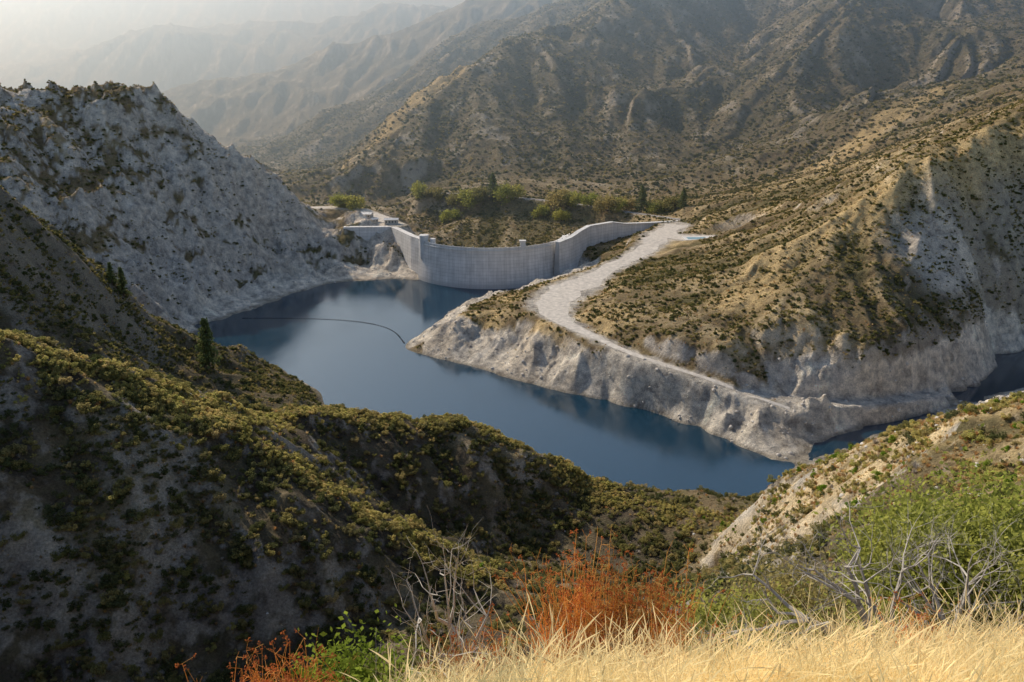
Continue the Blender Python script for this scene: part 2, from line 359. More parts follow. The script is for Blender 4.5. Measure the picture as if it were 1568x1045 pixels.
R_,C_=Z.shape
idx=np.arange(R_*C_).reshape(R_,C_)
F=np.stack([idx[:-1,:-1],idx[:-1,1:],idx[1:,1:],idx[1:,:-1]],-1).reshape(-1,4)
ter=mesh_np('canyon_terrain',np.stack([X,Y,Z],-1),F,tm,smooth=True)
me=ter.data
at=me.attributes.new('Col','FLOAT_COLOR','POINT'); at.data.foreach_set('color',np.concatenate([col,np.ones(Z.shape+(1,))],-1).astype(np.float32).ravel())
for nm,ar in (('veg',veg),('far',wf)):
    at=me.attributes.new(nm,'FLOAT','POINT'); at.data.foreach_set('value',ar.astype(np.float32).ravel())

rowi=np.arange(len(ys))
def hz(x,y):
    r=np.interp(y,ys,rowi); hw=50+.78*max(y,0); c=(x/hw+1)/2*(Cn-1)
    c=min(max(c,0),Cn-1.001); r=min(max(r,0),len(ys)-1.001); r0=int(r);c0=int(c);a=r-r0;b=c-c0
    return float((Z[r0,c0]*(1-b)+Z[r0,c0+1]*b)*(1-a)+(Z[r0+1,c0]*(1-b)+Z[r0+1,c0+1]*b)*a)

def roadmat(name,colr):
    m,nt,out=newmat(name); co=nd(nt,'ShaderNodeTexCoord').outputs['Object']
    a=noise(nt,co,.35,8,.65); b=noise(nt,co,2.5,6,.7)
    c=mixrgb(nt,'MIX',maprange(nt,a,.35,.65,0,1),tuple(x*.72 for x in colr),tuple(min(1,x*1.12) for x in colr))
    bsdf(nt,out,c,.95,.1,bump(nt,b,.5,.15)); return m
dirt=roadmat('pale_dirt',(.60,.54,.46)); asph=roadmat('worn_pavement',(.30,.28,.26))
def ribbon(name,road,wfun,mat,lift=.12):
    R=np.array(densify(road,3)); d=np.gradient(R[:,:2],axis=0); d/=np.linalg.norm(d,axis=1)[:,None]+1e-9
    nrm=np.stack([-d[:,1],d[:,0]],1); seg=np.concatenate([[0],np.cumsum(np.hypot(*np.diff(R[:,:2],axis=0).T))])
    w0=wfun(seg); nz=lambda s_:np.array([float(fbm(np.array([q/16.]),np.array([s_]),2,4)[0]) for q in seg])
    wl=w0*(1+.5*nz(.3)); wr=w0*(1+.5*nz(5.3))
    K=7; V=[]
    for j in range(K):
        o=(j/(K-1)*2-1)
        xy=R[:,:2]+nrm*(np.where(o<0,wl,wr)*o)[:,None]
        z=np.array([hz(p[0],p[1]) for p in xy])+lift*(1-.5*abs(o))
        V.append(np.column_stack([xy,z]))
    V=np.stack(V,1); n=len(R); ix=np.arange(n*K).reshape(n,K)
    F=np.stack([ix[:-1,:-1],ix[:-1,1:],ix[1:,1:],ix[1:,:-1]],-1).reshape(-1,4)
    return mesh_np(name,V,F,mat,smooth=True)
ribbon('dirt_road',road1,lambda q:wf1(q)*.62,dirt)
ribbon('gravel_pad',pad,lambda q:q*0+12,dirt,.2)
ribbon('canyon_road',road2,lambda q:q*0+3.,asph)
ribbon('dam_access_road',road3,lambda q:q*0+7,dirt,.2)

# ---------------------------------------------------------------- water
m,nt,out=newmat('lake_water'); co=nd(nt,'ShaderNodeTexCoord').outputs['Object']
mp=nd(nt,'ShaderNodeMapping'); mp.inputs['Scale'].default_value=(1,.6,1); nt.links.new(co,mp.inputs[0])
w1=noise(nt,mp.outputs[0],.8,5,.6); w2=noise(nt,mp.outputs[0],.018,4,.55)
b=bsdf(nt,out,(.004,.030,.055),.08,1.,bump(nt,w1,.14,.22)); b.inputs['IOR'].default_value=1.52
nt.links.new(maprange(nt,w2,.35,.65,.05,.22),b.inputs['Roughness'])
mesh_np('lake_water',[(-330,285,0),(490,285,0),(490,700,0),(60,715,0),(30,700,0),(-85,716,0),(-330,720,0)],[[0,1,2,3,4,5,6]],m)

# ---------------------------------------------------------------- dam
def conc(name,base,joints=True):
    m,nt,out=newmat(name); co=nd(nt,'ShaderNodeTexCoord').outputs['Object']
    s_=nd(nt,'ShaderNodeAttribute',attribute_name='run').outputs['Fac']
    z=nd(nt,'ShaderNodeSeparateXYZ'); nt.links.new(co,z.inputs[0])
    cv=nd(nt,'ShaderNodeCombineXYZ'); nt.links.new(s_,cv.inputs[0]); nt.links.new(z.outputs[2],cv.inputs[1])
    br=nd(nt,'ShaderNodeTexBrick'); nt.links.new(cv.outputs[0],br.inputs['Vector']); br.offset=0
    for k,v in (('Scale',1),('Mortar Size',.16),('Brick Width',15.),('Row Height',3.0),('Mortar Smooth',.6)): br.inputs[k].default_value=v
    br.inputs['Color1'].default_value=(*base,1); br.inputs['Color2'].default_value=(*[x*.94 for x in base],1); br.inputs['Mortar'].default_value=(*[x*.68 for x in base],1)
    mp=nd(nt,'ShaderNodeMapping'); mp.inputs['Scale'].default_value=(.5,.03,1); nt.links.new(cv.outputs[0],mp.inputs[0])
    st=noise(nt,mp.outputs[0],1.,6,.6); nA=noise(nt,co,.12,6,.6)
    c=br.outputs[0] if joints else mixrgb(nt,'MIX',nA,base,tuple(x*.85 for x in base))
    c=mixrgb(nt,'MULTIPLY',.8,c,mixrgb(nt,'MIX',maprange(nt,st,.3,.7,0,1),(.72,.72,.71),(1.12,1.12,1.12)))
    c=mixrgb(nt,'MULTIPLY',.6,c,mixrgb(nt,'MIX',maprange(nt,nA,.35,.65,0,1),(.8,.79,.77),(1.1,1.1,1.1)))
    c=mixrgb(nt,'MIX',maprange(nt,z.outputs[2],1.5,6,.55,0),c,(.36,.35,.33))
    bsdf(nt,out,c,.85,.25,bump(nt,nA,.2,.3)); return m
cm=conc('dam_concrete',(.74,.71,.67)); cm2=conc('plain_concrete',(.74,.72,.68),False)
dam=bpy.data.objects.new('concrete_arch_dam',None); scene.collection.objects.link(dam)
def sweep(name,path,prof,mat,parent):
    R=np.array([(p[0],p[1]) for p in path]); zo=np.array([p[2] if len(p)>2 else 0 for p in path])
    d=np.gradient(R,axis=0); d/=np.linalg.norm(d,axis=1)[:,None]; nrm=np.stack([d[:,1],-d[:,0]],1)
    seg=np.concatenate([[0],np.cumsum(np.hypot(*np.diff(R,axis=0).T))])
    V=[];K=len(prof)
    for o,z in prof: V.append(np.column_stack([R+nrm*o,np.full(len(R),z)+zo*(z>20)]))
    V=np.stack(V,1); n=len(R); ix=np.arange(n*K).reshape(n,K); nx=np.roll(ix,-1,axis=1)
    F=np.stack([ix[:-1],ix[1:],nx[1:],nx[:-1]],-1).reshape(-1,4)
    V=V.reshape(-1,3); fl=[list(map(int,f)) for f in F]+[list(map(int,ix[0]))[::-1],list(map(int,ix[-1]))]
    me=bpy.data.meshes.new(name); me.from_pydata([tuple(v) for v in V],[],fl); me.update()
    at=me.attributes.new('run','FLOAT','POINT'); at.data.foreach_set('value',np.repeat(seg,K).astype(np.float32))
    import bmesh
    bm=bmesh.new(); bm.from_mesh(me); bmesh.ops.recalc_face_normals(bm,faces=bm.faces); bm.to_mesh(me); bm.free()
    return new_obj(name,me,mat,parent)
CX,CY,RR=-20.,748.,74.
a0,a1=math.radians(212),math.radians(353)
arc=[(CX+RR*math.cos(a0+(a1-a0)*t),CY+RR*math.sin(a0+(a1-a0)*t)) for t in np.linspace(0,1,60)]
sweep('arch_wall',arc,[(4.5,-16),(1.6,12),(0,34.6),(-2.6,34.6),(-2.6,33.6),(-6.5,33.6),(-9,12),(-13,-16)],cm,dam)
sweep('crest_parapet',arc,[(.35,34.65),(.35,35.7),(-.25,35.7),(-.25,34.65)],cm2,dam)
sweep('crest_cap',arc,[(.95,32.6),(.95,33.4),(.10,33.6),(.10,32.4)],cm2,dam)
def lerp_path(a,n=14):
    o=[]
    for p,q in zip(a[:-1],a[1:]):
        for i in range(n): o.append(tuple(p[k]+(q[k]-p[k])*i/n for k in range(len(p))))
    o.append(a[-1]); return o
ax,ay=arc[0]; bx,by=arc[-1]
sweep('left_thrust_wall',lerp_path([(-162,766),(-116,768),(ax-9,ay+14),(ax+1,ay+.5)]),[(3,-16),(1,12),(.6,36.2),(-5,36.2),(-7,12),(-10,-16)],cm,dam)
rightp=lerp_path([(40,693,-.4),(52,708,1.0),(62,728,3.0),(72,748,3.8),(96,768,3.8),(110,774,1.2),(134,782,.6),(166,794,.2)],6)
sweep('right_spillway_wall',rightp,[(5,-5),(2.2,14),(1.4,36.4),(-2.2,36.4),(-3.2,14),(-5,-5)],cm,dam)
sweep('right_wall_coping',rightp,[(2.0,36.45),(2.0,37.3),(-2.6,37.3),(-2.6,36.45)],cm2,dam)
def prism(V,F,x,y,z0,z1,r0,r1,n=16,rot=0,sx=1,sy=1):
    b=len(V)
    for k,(z,r) in enumerate(((z0,r0),(z1,r1))):
        for i in range(n):
            a=2*math.pi*i/n+rot; V.append((x+r*math.cos(a)*sx,y+r*math.sin(a)*sy,z))
    for i in range(n): j=(i+1)%n; F.append([b+i,b+j,b+n+j,b+n+i])
    F.append([b+i for i in range(n)][::-1]); F.append([b+n+i for i in range(n)])
def pyobj(name,V,F,mat,parent=None):
    me=bpy.data.meshes.new(name); me.from_pydata(V,[],F); me.update(); return new_obj(name,me,mat,parent)
def box(V,F,x0,x1,y0,y1,z0,z1):
    b=len(V)
    V+= [(x0,y0,z0),(x1,y0,z0),(x1,y1,z0),(x0,y1,z0),(x0,y0,z1),(x1,y0,z1),(x1,y1,z1),(x0,y1,z1)]
    F+= [[b,b+3,b+2,b+1],[b+4,b+5,b+6,b+7],[b,b+1,b+5,b+4],[b+1,b+2,b+6,b+5],[b+2,b+3,b+7,b+6],[b+3,b,b+4,b+7]]
V=[];F=[]
x,y=arc[2]; prism(V,F,x+1,y+2,20,39.5,4.2,4.0,20); prism(V,F,x+1,y+2,39.52,40.6,4.6,4.3,20); prism(V,F,x+9,y-1,33,38.0,2.6,2.6,18)
pyobj('intake_pier',V,F,cm2,dam)
V=[];F=[]
x,y=arc[34]; box(V,F,x-2.5,x+2.5,y+.4,y+5,33.7,39.8); box(V,F,x-2.9,x+2.9,y+.1,y+5.4,39.82,40.4)
pyobj('gate_tower',V,F,cm2,dam)
V=[];F=[]
for i in range(2,58,3):
    x,y=arc[i]; box(V,F,x-.35,x+.35,y-.05,y+.65,35.72,36.4)
pyobj('parapet_posts',V,F,cm2,dam)

glass,nt,out=newmat('window_glass'); bsdf(nt,out,(.03,.04,.05),.1,.5)
wallm=conc('stucco_wall',(.66,.58,.46),False); roofm,nt,out=newmat('metal_roof'); bsdf(nt,out,(.62,.60,.56),.5,.4)
def house(name,x,y,z,w,d,h,rot):
    e=bpy.data.objects.new(name,None); scene.collection.objects.link(e); e.location=(x,y,z); e.rotation_euler[2]=rot
    V=[];F=[];box(V,F,-w/2,w/2,-d/2,d/2,-1,h); pyobj('walls',V,F,wallm,e)
    o=.6
    V=[(-w/2-o,-d/2-o,h+.02),(w/2+o,-d/2-o,h+.02),(w/2+o,d/2+o,h+.02),(-w/2-o,d/2+o,h+.02),(-w/2-o,0,h+1.5),(w/2+o,0,h+1.5)]
    F=[[0,1,5,4],[2,3,4,5],[0,4,3],[1,2,5],[0,3,2,1]]; pyobj('roof',V,F,roofm,e)
    V=[];F=[]
    for i in range(int(w/3)):
        xx=-w/2+1.6+i*3; box(V,F,xx-.6,xx+.6,-d/2-.04,-d/2+.05,h*.4,h*.75)
    pyobj('windows',V,F,glass,e)
    V=[];F=[];box(V,F,w/2-.05,w/2+.04,-.5,.5,0,2.1); pyobj('door',V,F,roofm,e)
house('dam_control_house',-118,782,36.3,13,6,4.5,.1)
house('equipment_building',-150,815,36.4,16,8,4.5,-.2)
house('storage_shed',-136,792,36.3,6,4,3,.5)

x,y,z=W(1066,366,37.4); z=hz(x,y)+.3; V=[];F=[]; box(V,F,x-11,x+13,y-8,y+8,z-2,z+.5); pyobj('concrete_slab_pad',V,F,cm2)
m,nt,out=newmat('pool_water'); bsdf(nt,out,(.30,.46,.52),.1,.5)
V=[(x-8,y-5,z+.52),(x+9,y-5,z+.52),(x+9,y+5,z+.52),(x-8,y+5,z+.52)]; pyobj('water_tank_pool',V,[[0,1,2,3]],m)

bp=smooth([W(372,487),W(450,487),W(530,490),W(580,497),W(606,508),W(619,525)],3)
bp=densify(bp,1.6); V=[];F=[]
for i,p in enumerate(bp): prism(V,F,p[0],p[1],-.15,.34,.55,.45,7)
for a,b2 in zip(bp[:-1],bp[1:]):
    b=len(V); dx,dy=b2[0]-a[0],b2[1]-a[1]; L=math.hypot(dx,dy)+1e-6; nx,ny=-dy/L*.16,dx/L*.16
    V+=[(a[0]-nx,a[1]-ny,.14),(a[0]+nx,a[1]+ny,.14),(b2[0]+nx,b2[1]+ny,.14),(b2[0]-nx,b2[1]-ny,.14)]; F.append([b,b+1,b+2,b+3])
m,nt,out=newmat('black_float'); bsdf(nt,out,(.02,.02,.022),.6,.3)
pyobj('floating_boom',V,F,m)

# ---------------------------------------------------------------- foliage
def folmat(name,cols,trans=.35,noi=True):
    m,nt,out=newmat(name); r=nd(nt,'ShaderNodeObjectInfo').outputs['Random']
    if len(cols)==1: cols=[cols[0],cols[0]]
    cr=nd(nt,'ShaderNodeValToRGB'); el=cr.color_ramp.elements
    while len(el)<len(cols): el.new(.5)
    for i,c in enumerate(cols): el[i].position=i/(len(cols)-1)
    for i,c in enumerate(cols): el[i].color=(*c,1)
    nt.links.new(r,cr.inputs[0]); c=cr.outputs[0]
    if noi:
        g=nd(nt,'ShaderNodeNewGeometry'); n=noise(nt,g.outputs['Position'],1.3,3,.6)
        c=mixrgb(nt,'MULTIPLY',1.,c,mixrgb(nt,'MIX',maprange(nt,n,.3,.7,0,1),(.6,.64,.6),(1.45,1.38,1.25)))
    d=nd(nt,'ShaderNodeBsdfDiffuse'); t=nd(nt,'ShaderNodeBsdfTranslucent'); mx=nd(nt,'ShaderNodeMixShader'); mx.inputs[0].default_value=trans
    nt.links.new(c,d.inputs[0]); nt.links.new(c,t.inputs[0]); nt.links.new(d.outputs[0],mx.inputs[1]); nt.links.new(t.outputs[0],mx.inputs[2]); nt.links.new(mx.outputs[0],out.inputs[0]); return m
f_olive=folmat('brush_leaves',[(.20,.19,.065),(.30,.26,.10),(.41,.33,.14),(.24,.23,.08),(.48,.37,.18)],.48)
f_bright=folmat('sunlit_brush_leaves',[(.42,.38,.13),(.54,.45,.18),(.46,.43,.14),(.62,.48,.22)],.52)  # brighter copy of the brush leaves; crest sunlight put into the colour
f_dark=folmat('dark_brush_leaves',[(.09,.105,.042),(.16,.155,.062),(.12,.13,.06),(.22,.19,.095)],.4)
f_gold=folmat('dry_brush_stems',[(.58,.43,.20),(.66,.50,.26),(.44,.31,.17),(.54,.30,.12)],.42)
f_green=folmat('green_leaves',[(.19,.29,.035),(.27,.33,.05)],.5)
f_yg=folmat('olive_green_leaves',[(.31,.33,.075),(.40,.37,.10)],.5)
f_pine=folmat('pine_needles',[(.13,.17,.065),(.18,.20,.085)],.3)
f_rust=folmat('rust_flowers',[(.42,.13,.045),(.36,.12,.05)],.35)
f_stem=folmat('orange_stems',[(.74,.44,.15),(.66,.38,.14)],.4)
f_straw=folmat('straw_grass',[(.95,.80,.48)],.5)
m,nt,out=newmat('grey_deadwood'); co=nd(nt,'ShaderNodeTexCoord').outputs['Object']
bsdf(nt,out,mixrgb(nt,'MIX',noise(nt,co,8,4),(.30,.26,.21),(.62,.55,.47)),.9,.1); wood=m
m,nt,out=newmat('bark'); bsdf(nt,out,(.12,.09,.065),.95,.1); bark=m
m,nt,out=newmat('boulder_rock'); co=nd(nt,'ShaderNodeTexCoord').outputs['Object']
bsdf(nt,out,mixrgb(nt,'MIX',noise(nt,co,3,6),(.40,.35,.29),(.70,.64,.55)),.9,.15); rockm=m

def leaves(C,s,r,el=1.6,up=0.):
    n=len(C); a=r.normal(size=(n,3)); a[:,2]+=up; a/=np.linalg.norm(a,axis=1)[:,None]
    b=np.cross(a,r.normal(size=(n,3))); b/=np.linalg.norm(b,axis=1)[:,None]
    s=(np.asarray(s)*np.ones(n))[:,None]
    return np.stack([C-a*s*el*.5,C+b*s*.5,C+a*s*el*.5,C-b*s*.5],1).reshape(-1,3)
def quads(n): return np.arange(n*4).reshape(n,4)
def shrub_pts(n,r,lobes=8,flat=.8):
    L=r.normal(size=(lobes,3))*[.30,.30,.15]+[0,0,.34]; R=r.uniform(.14,.32,lobes)
    k=r.integers(0,lobes,n); d=r.normal(size=(n,3)); d/=np.linalg.norm(d,axis=1)[:,None]
    C=L[k]+d*(R[k]*r.uniform(.3,1.25,n)**.6)[:,None]*[1,1,flat]
    C[:,2]=np.abs(C[:,2]); return C
def proto(name,n,sz,seed,mat,parent,kind='leaf',el=1.6):
    r=np.random.default_rng(seed)
    if kind=='spiky':
        th=r.uniform(0,2*np.pi,n); ti=r.uniform(0,.9,n); L=r.uniform(.5,1,n)
        B=np.stack([.12*np.cos(th)*r.uniform(0,1,n),.12*np.sin(th)*r.uniform(0,1,n),np.zeros(n)],1)
        D=np.stack([np.cos(th)*np.sin(ti),np.sin(th)*np.sin(ti),np.cos(ti)],1)*L[:,None]*.75
        sd=np.stack([-np.sin(th),np.cos(th),0*th],1)*sz
        V=np.stack([B-sd*.5,B+sd*.5,B+D+sd*.3,B+D-sd*.3],1).reshape(-1,3)
    elif kind=='rock':
        import bmesh
        bm=bmesh.new(); bmesh.ops.create_icosphere(bm,subdivisions=2,radius=.5)
        cuts=[(r.normal(size=3),r.uniform(.24,.42)) for _ in range(9)]
        for v in bm.verts:
            p=np.array(v.co)*[1,.8,.7]
            for c_,d_ in cuts:
                c2=c_/np.linalg.norm(c_); q=p@c2
                if q>d_: p=p-c2*(q-d_)
            v.co=p
        me=bpy.data.meshes.new(name); bm.to_mesh(me); bm.free(); return new_obj(name,me,mat,parent)
    else:
        C=shrub_pts(n,r); V=leaves(C,r.uniform(.6,1.3,n)*sz,r,el)
    return mesh_np(name,V,quads(n),mat,parent)
area=(np.gradient(ys)[:,None]*(HW*2/(Cn-1))[:,None])*np.ones_like(Z)
def scatter(name,n,dens,smin,smax,pn,psz,seed,mat,kind='leaf',el=1.6,pw=2.,child='brush_clump'):
    r=np.random.default_rng(seed); p=(area*dens).ravel(); p=p/p.sum()
    k=np.searchsorted(np.cumsum(p),r.uniform(0,1,n)); k=np.minimum(k,len(p)-1); i,j=np.unravel_index(k,Z.shape)
    jx=r.uniform(-.5,.5,n)*(HW*2/(Cn-1))[i]; jy=r.uniform(-.5,.5,n)*np.gradient(ys)[i]
    sc=smin+(smax-smin)*r.uniform(0,1,n)**pw
    x=X[i,j]+jx;y=Y[i,j]+jy;z=Z[i,j]+zx[i,j]*jx+zy[i,j]*jy-.08*sc
    th=r.uniform(0,2*np.pi,n); h=sc/2**.5
    V=np.stack([np.stack([x+h*np.cos(th+q*np.pi/2),y+h*np.sin(th+q*np.pi/2),z],1) for q in range(4)],1).reshape(-1,3)
    par=mesh_np(name,V,quads(n))
    par.instance_type='FACES'; par.use_instance_faces_scale=True; par.instance_faces_scale=1.; par.show_instancer_for_render=False; par.show_instancer_for_viewport=False
    proto(child,pn,psz,seed+100,mat,par,kind,el)
infan=(np.abs(X)<.70*Y+25)
d0=infan*(Z>2)*(1-roadmask)*(1-ring*.97)
dd=np.hypot(X-CX,Y-CY); d0=d0*(~((dd<80)&(Y<775)))*(~((X>-200)&(X<-100)&(Y>755)&(Y<860)))*(~((X>100)&(X<160)&(Y>640)&(Y<700)))
vn=ss(-.15,.2,n2+.6*n1-.2*eh)
dn=d0*ss(14,30,Y)*(1-ss(300,360,Y))*(.15+.85*vn)*(1-rock*.5)
RA=[S(0,532,172),S(180,552,186),S(250,590,190),S(370,655,190),S(430,690,188),S(500,740,186),S(600,800,182),S(740,862,178)]
RB=[S(300,618,191),S(470,627,240),S(560,628,255),S(690,633,270),S(800,672,270),S(900,735,262),S(1130,798,232)]
cr=np.maximum(1-ss(3,11,pdist(X,Y,RA)),1-ss(3,11,pdist(X,Y,RB)))
hr=hillR
scatter('chaparral_brush',6500,dn*(1-hr*.6)*(.5+1.0*cr),.8,2.7,900,.085,1,f_olive)
scatter('chaparral_brush',5200,dn*(1-hr*.2)*(.03+2.5*cr+.5*hr),.7,2.4,900,.085,12,f_bright)
scatter('chaparral_brush',11000,dn*(1-hr*.85)*(1-.75*cr),.7,2.6,800,.09,2,f_dark)
scatter('chaparral_brush',9000,dn*(1-hr*.3)*(.5+1.2*cr),.3,1.3,450,.11,3,f_olive)
scatter('dry_brush',17000,dn*(.35+2.9*hr+2.2*cr),.35,1.5,260,.022,4,f_gold,'spiky')
scatter('dead_brush',3500,dn*(1-hr*.5),.6,2.0,220,.014,14,wood,'spiky')
scatter('green_brush',700,dn*(hr*.9+.3*cr+2.8*ss(60,75,X)*(Y>185)*(Y<245)),.7,2.2,900,.09,5,f_green)
dm=d0*ss(300,350,Y)*(1-ss(900,980,Y))*(.03+veg)*(.12+.88*vn)*(1+1.2*spur)
scatter('hillside_scrub',38000,dm*(1+shadeR),.7,2.8,150,.2,6,f_dark)
scatter('hillside_scrub',44000,dm,.5,2.0,120,.22,7,f_olive)
scatter('dry_scrub',24000,d0*ss(300,350,Y)*(1-ss(900,980,Y))*(.1+gold+.3*veg),.4,1.4,110,.05,8,f_gold,'spiky')
df=d0*ss(850,950,Y)*(1-ss(2100,2300,Y))*(.2+.8*vn)*(.2+veg)
scatter('distant_scrub',44000,df,1.4,4.4,44,.42,9,f_dark)
scatter('distant_scrub',30000,df,1.2,3.8,38,.42,10,f_olive)
scatter('shore_boulders',2600,ring*(Z>.1)*(np.abs(X)<.7*Y),.5,3.2,0,0,15,rockm,'rock',pw=4.,child='boulder')
scatter('hillside_boulders',1600,dn*(.02+2*hr),.2,1.7,0,0,16,rockm,'rock',pw=3.,child='boulder')

# ---- woody plants
def tube(V,F,p0,p1,r0,r1,n=5):
    d=np.array(p1)-np.array(p0); L=np.linalg.norm(d)+1e-9; d=d/L
    a=np.cross(d,[.3,.5,.81]); a/=np.linalg.norm(a)+1e-9; b=np.cross(d,a); o=len(V)
    for p,r in ((p0,r0),(p1,r1)):
        for i in range(n):
            t=2*math.pi*i/n; V.append(tuple(np.array(p)+(a*math.cos(t)+b*math.sin(t))*r))
    for i in range(n): j=(i+1)%n; F.append([o+i,o+j,o+n+j,o+n+i])
def branch(V,F,tips,p,d,L,r,depth,rr,wig=.35,up=.1,kids=3,shrink=.68):
    p=np.array(p,float); d=np.array(d,float); d/=np.linalg.norm(d); k=3
    for i in range(k):
        q=p+d*L/k; r1=r*(1-.22); tube(V,F,p,q,r,r1,5 if depth>1 else 3)
        if depth>0 and i>0:
            nd_=d+rr.normal(size=3)*.75; branch(V,F,tips,q,nd_,L*shrink*rr.uniform(.6,1.1),r1*.6,depth-1,rr,wig,up,kids,shrink)
        p=q;r=r1; d=d+rr.normal(size=3)*wig*.6+np.array([0,0,up]); d/=np.linalg.norm(d)
    if depth>0:
        for _ in range(kids-1):
            branch(V,F,tips,p,d+rr.normal(size=3)*.6,L*shrink*rr.uniform(.7,1.1),r*.75,depth-1,rr,wig,up,kids,shrink)
    else: tips.append(p)
def dead(name,loc,h,seed,stems=4,depth=3,r0=.035,spread=.7,up=.05):
    rr=np.random.default_rng(seed); V=[];F=[];t=[]
    for i in range(stems):
        a=rr.uniform(0,6.28); branch(V,F,t,(rr.normal()*.05,rr.normal()*.05,-.1),(math.cos(a)*spread,math.sin(a)*spread,.9),h*.36,r0,depth,rr,.45,up)
    o=pyobj(name,V,F,wood); o.location=loc; return o
def leafy(name,loc,h,seed,nl,ls,mat,stems=5,depth=2,cl=.28,r0=.05,wd=bark,spread=.8):
    rr=np.random.default_rng(seed); e=bpy.data.objects.new(name,None); scene.collection.objects.link(e); e.location=loc
    V=[];F=[];t=[]
    for i in range(stems):
        a=i*6.28/stems+rr.uniform(-.4,.4); branch(V,F,t,(0,0,-.1),(math.cos(a)*spread,math.sin(a)*spread,.9),h*.38,r0,depth,rr,.35,.08)
    pyobj('branches',V,F,wd,e); t=np.array(t)
    C=t[rr.integers(0,len(t),nl)]+rr.normal(size=(nl,3))*cl*h*.4
    mesh_np('foliage',leaves(C,rr.uniform(.6,1.3,nl)*ls,rr,1.7),quads(nl),mat,e); return e
def conifer(name,loc,h,seed,wide=.24):
    rr=np.random.default_rng(seed); e=bpy.data.objects.new(name,None); scene.collection.objects.link(e); e.location=loc
    V=[];F=[];tube(V,F,(0,0,-.5),(0,0,h*.5),h*.022,h*.013,7);tube(V,F,(0,0,h*.5),(0,0,h),h*.013,h*.002,7); C=[]
    for lv in np.linspace(.12,.98,22):
        for k in range(7):
            a=rr.uniform(0,6.28); L=h*wide*(1-lv)**.75*rr.uniform(.65,1.1)+.02*h
            p0=np.array([0,0,h*lv]); p1=np.array([math.cos(a)*L,math.sin(a)*L,h*lv-.18*L+.02*h]); tube(V,F,p0,p1,h*.004,h*.001,3)
            m_=14; tt=rr.uniform(.2,1,m_)[:,None]; C.append(p0+(p1-p0)*tt+rr.normal(size=(m_,3))*h*.012)
    C=np.concatenate(C); pyobj('trunk',V,F,bark,e); mesh_np('needles',leaves(C,h*.035*rr.uniform(.6,1.2,len(C)),rr,2.),quads(len(C)),f_pine,e)
def onground(u,v,Y): 
    x,y,_=S(u,v,Y); return (x,y,hz(x,y)-.1)
conifer('pine_tree',onground(322,570,412),28,1,.28)
conifer('pine_tree',onground(192,465,412),16,2)
conifer('pine_tree',onground(176,458,410),12,3)
conifer('pine_tree',onground(982,322,852),29,4,.34)
conifer('pine_tree',onground(1045,330,830),21,5,.34)
conifer('pine_tree',onground(755,300,905),27,6,.38)
for i,(u,v,Yd,h) in enumerate([(665,300,915,16),(640,305,925,17),(715,305,900,22),(735,300,905,17),(770,300,900,20),(790,300,900,17),(858,312,870,23),(870,312,868,17),(860,330,850,15),(930,330,850,20),(945,325,850,16),(1000,330,845,16),(1015,330,845,16),(530,325,860,17),(545,328,855,16),(695,300,905,16),(905,316,870,16),(520,322,862,16),(960,318,860,17),(690,318,880,16),(880,300,900,18),(1030,322,850,16),(830,325,865,15)]):
    leafy('oak_tree',onground(u,v,Yd),h,50+i,1700,h*.065,f_yg if i%3 else f_olive,4,2,.3,h*.02)

# foreground shrubs
leafy('green_shrub',(9.4,15,hz(9.4,15)-.1),3.5,201,20000,.075,f_yg,8,2,.34,.05)
leafy('green_shrub',(5.6,15.5,hz(5.6,15.5)-.1),3.0,202,17000,.07,f_yg,8,2,.34,.05)
leafy('green_shrub',(12.,16,hz(12,16)-.1),4.1,203,20000,.08,f_yg,8,2,.34,.05)
leafy('green_shrub',(7.6,17.5,hz(7.6,17.5)-.1),3.5,204,17000,.075,f_olive,8,2,.34,.05)
leafy('green_shrub',(10.8,12.5,hz(10.8,12.5)-.1),2.2,206,12000,.06,f_yg,8,2,.34,.04)
leafy('green_shrub',(3.6,17.5,hz(3.6,17.5)-.1),2.6,207,10000,.07,f_olive,7,2,.34,.04)
leafy('green_shrub',(-1.3,5.4,hz(-1.3,5.4)),1.15,205,7000,.035,f_green,7,2,.34,.012)
dead('dead_shrub',(6.3,11.0,hz(6.3,11.0)),5.0,301,4,4,.12,.5,.1)
dead('dead_shrub',(4.4,11.5,hz(4.4,11.5)),2.8,302,8,3,.04)
dead('dead_shrub',(8.4,12.5,hz(8.4,12.5)),4.0,303,7,3,.05)
dead('dead_shrub',(-.15,6.2,hz(-.15,6.2)),3.2,304,3,3,.06,.3,.14)
dead('dead_shrub',(-1.6,8.5,hz(-1.6,8.5)),2.3,305,8,3,.02,.5,.1)
dead('dead_shrub',(-2.4,9,hz(-2.4,9)),2.4,306,7,3,.018,.5,.1)
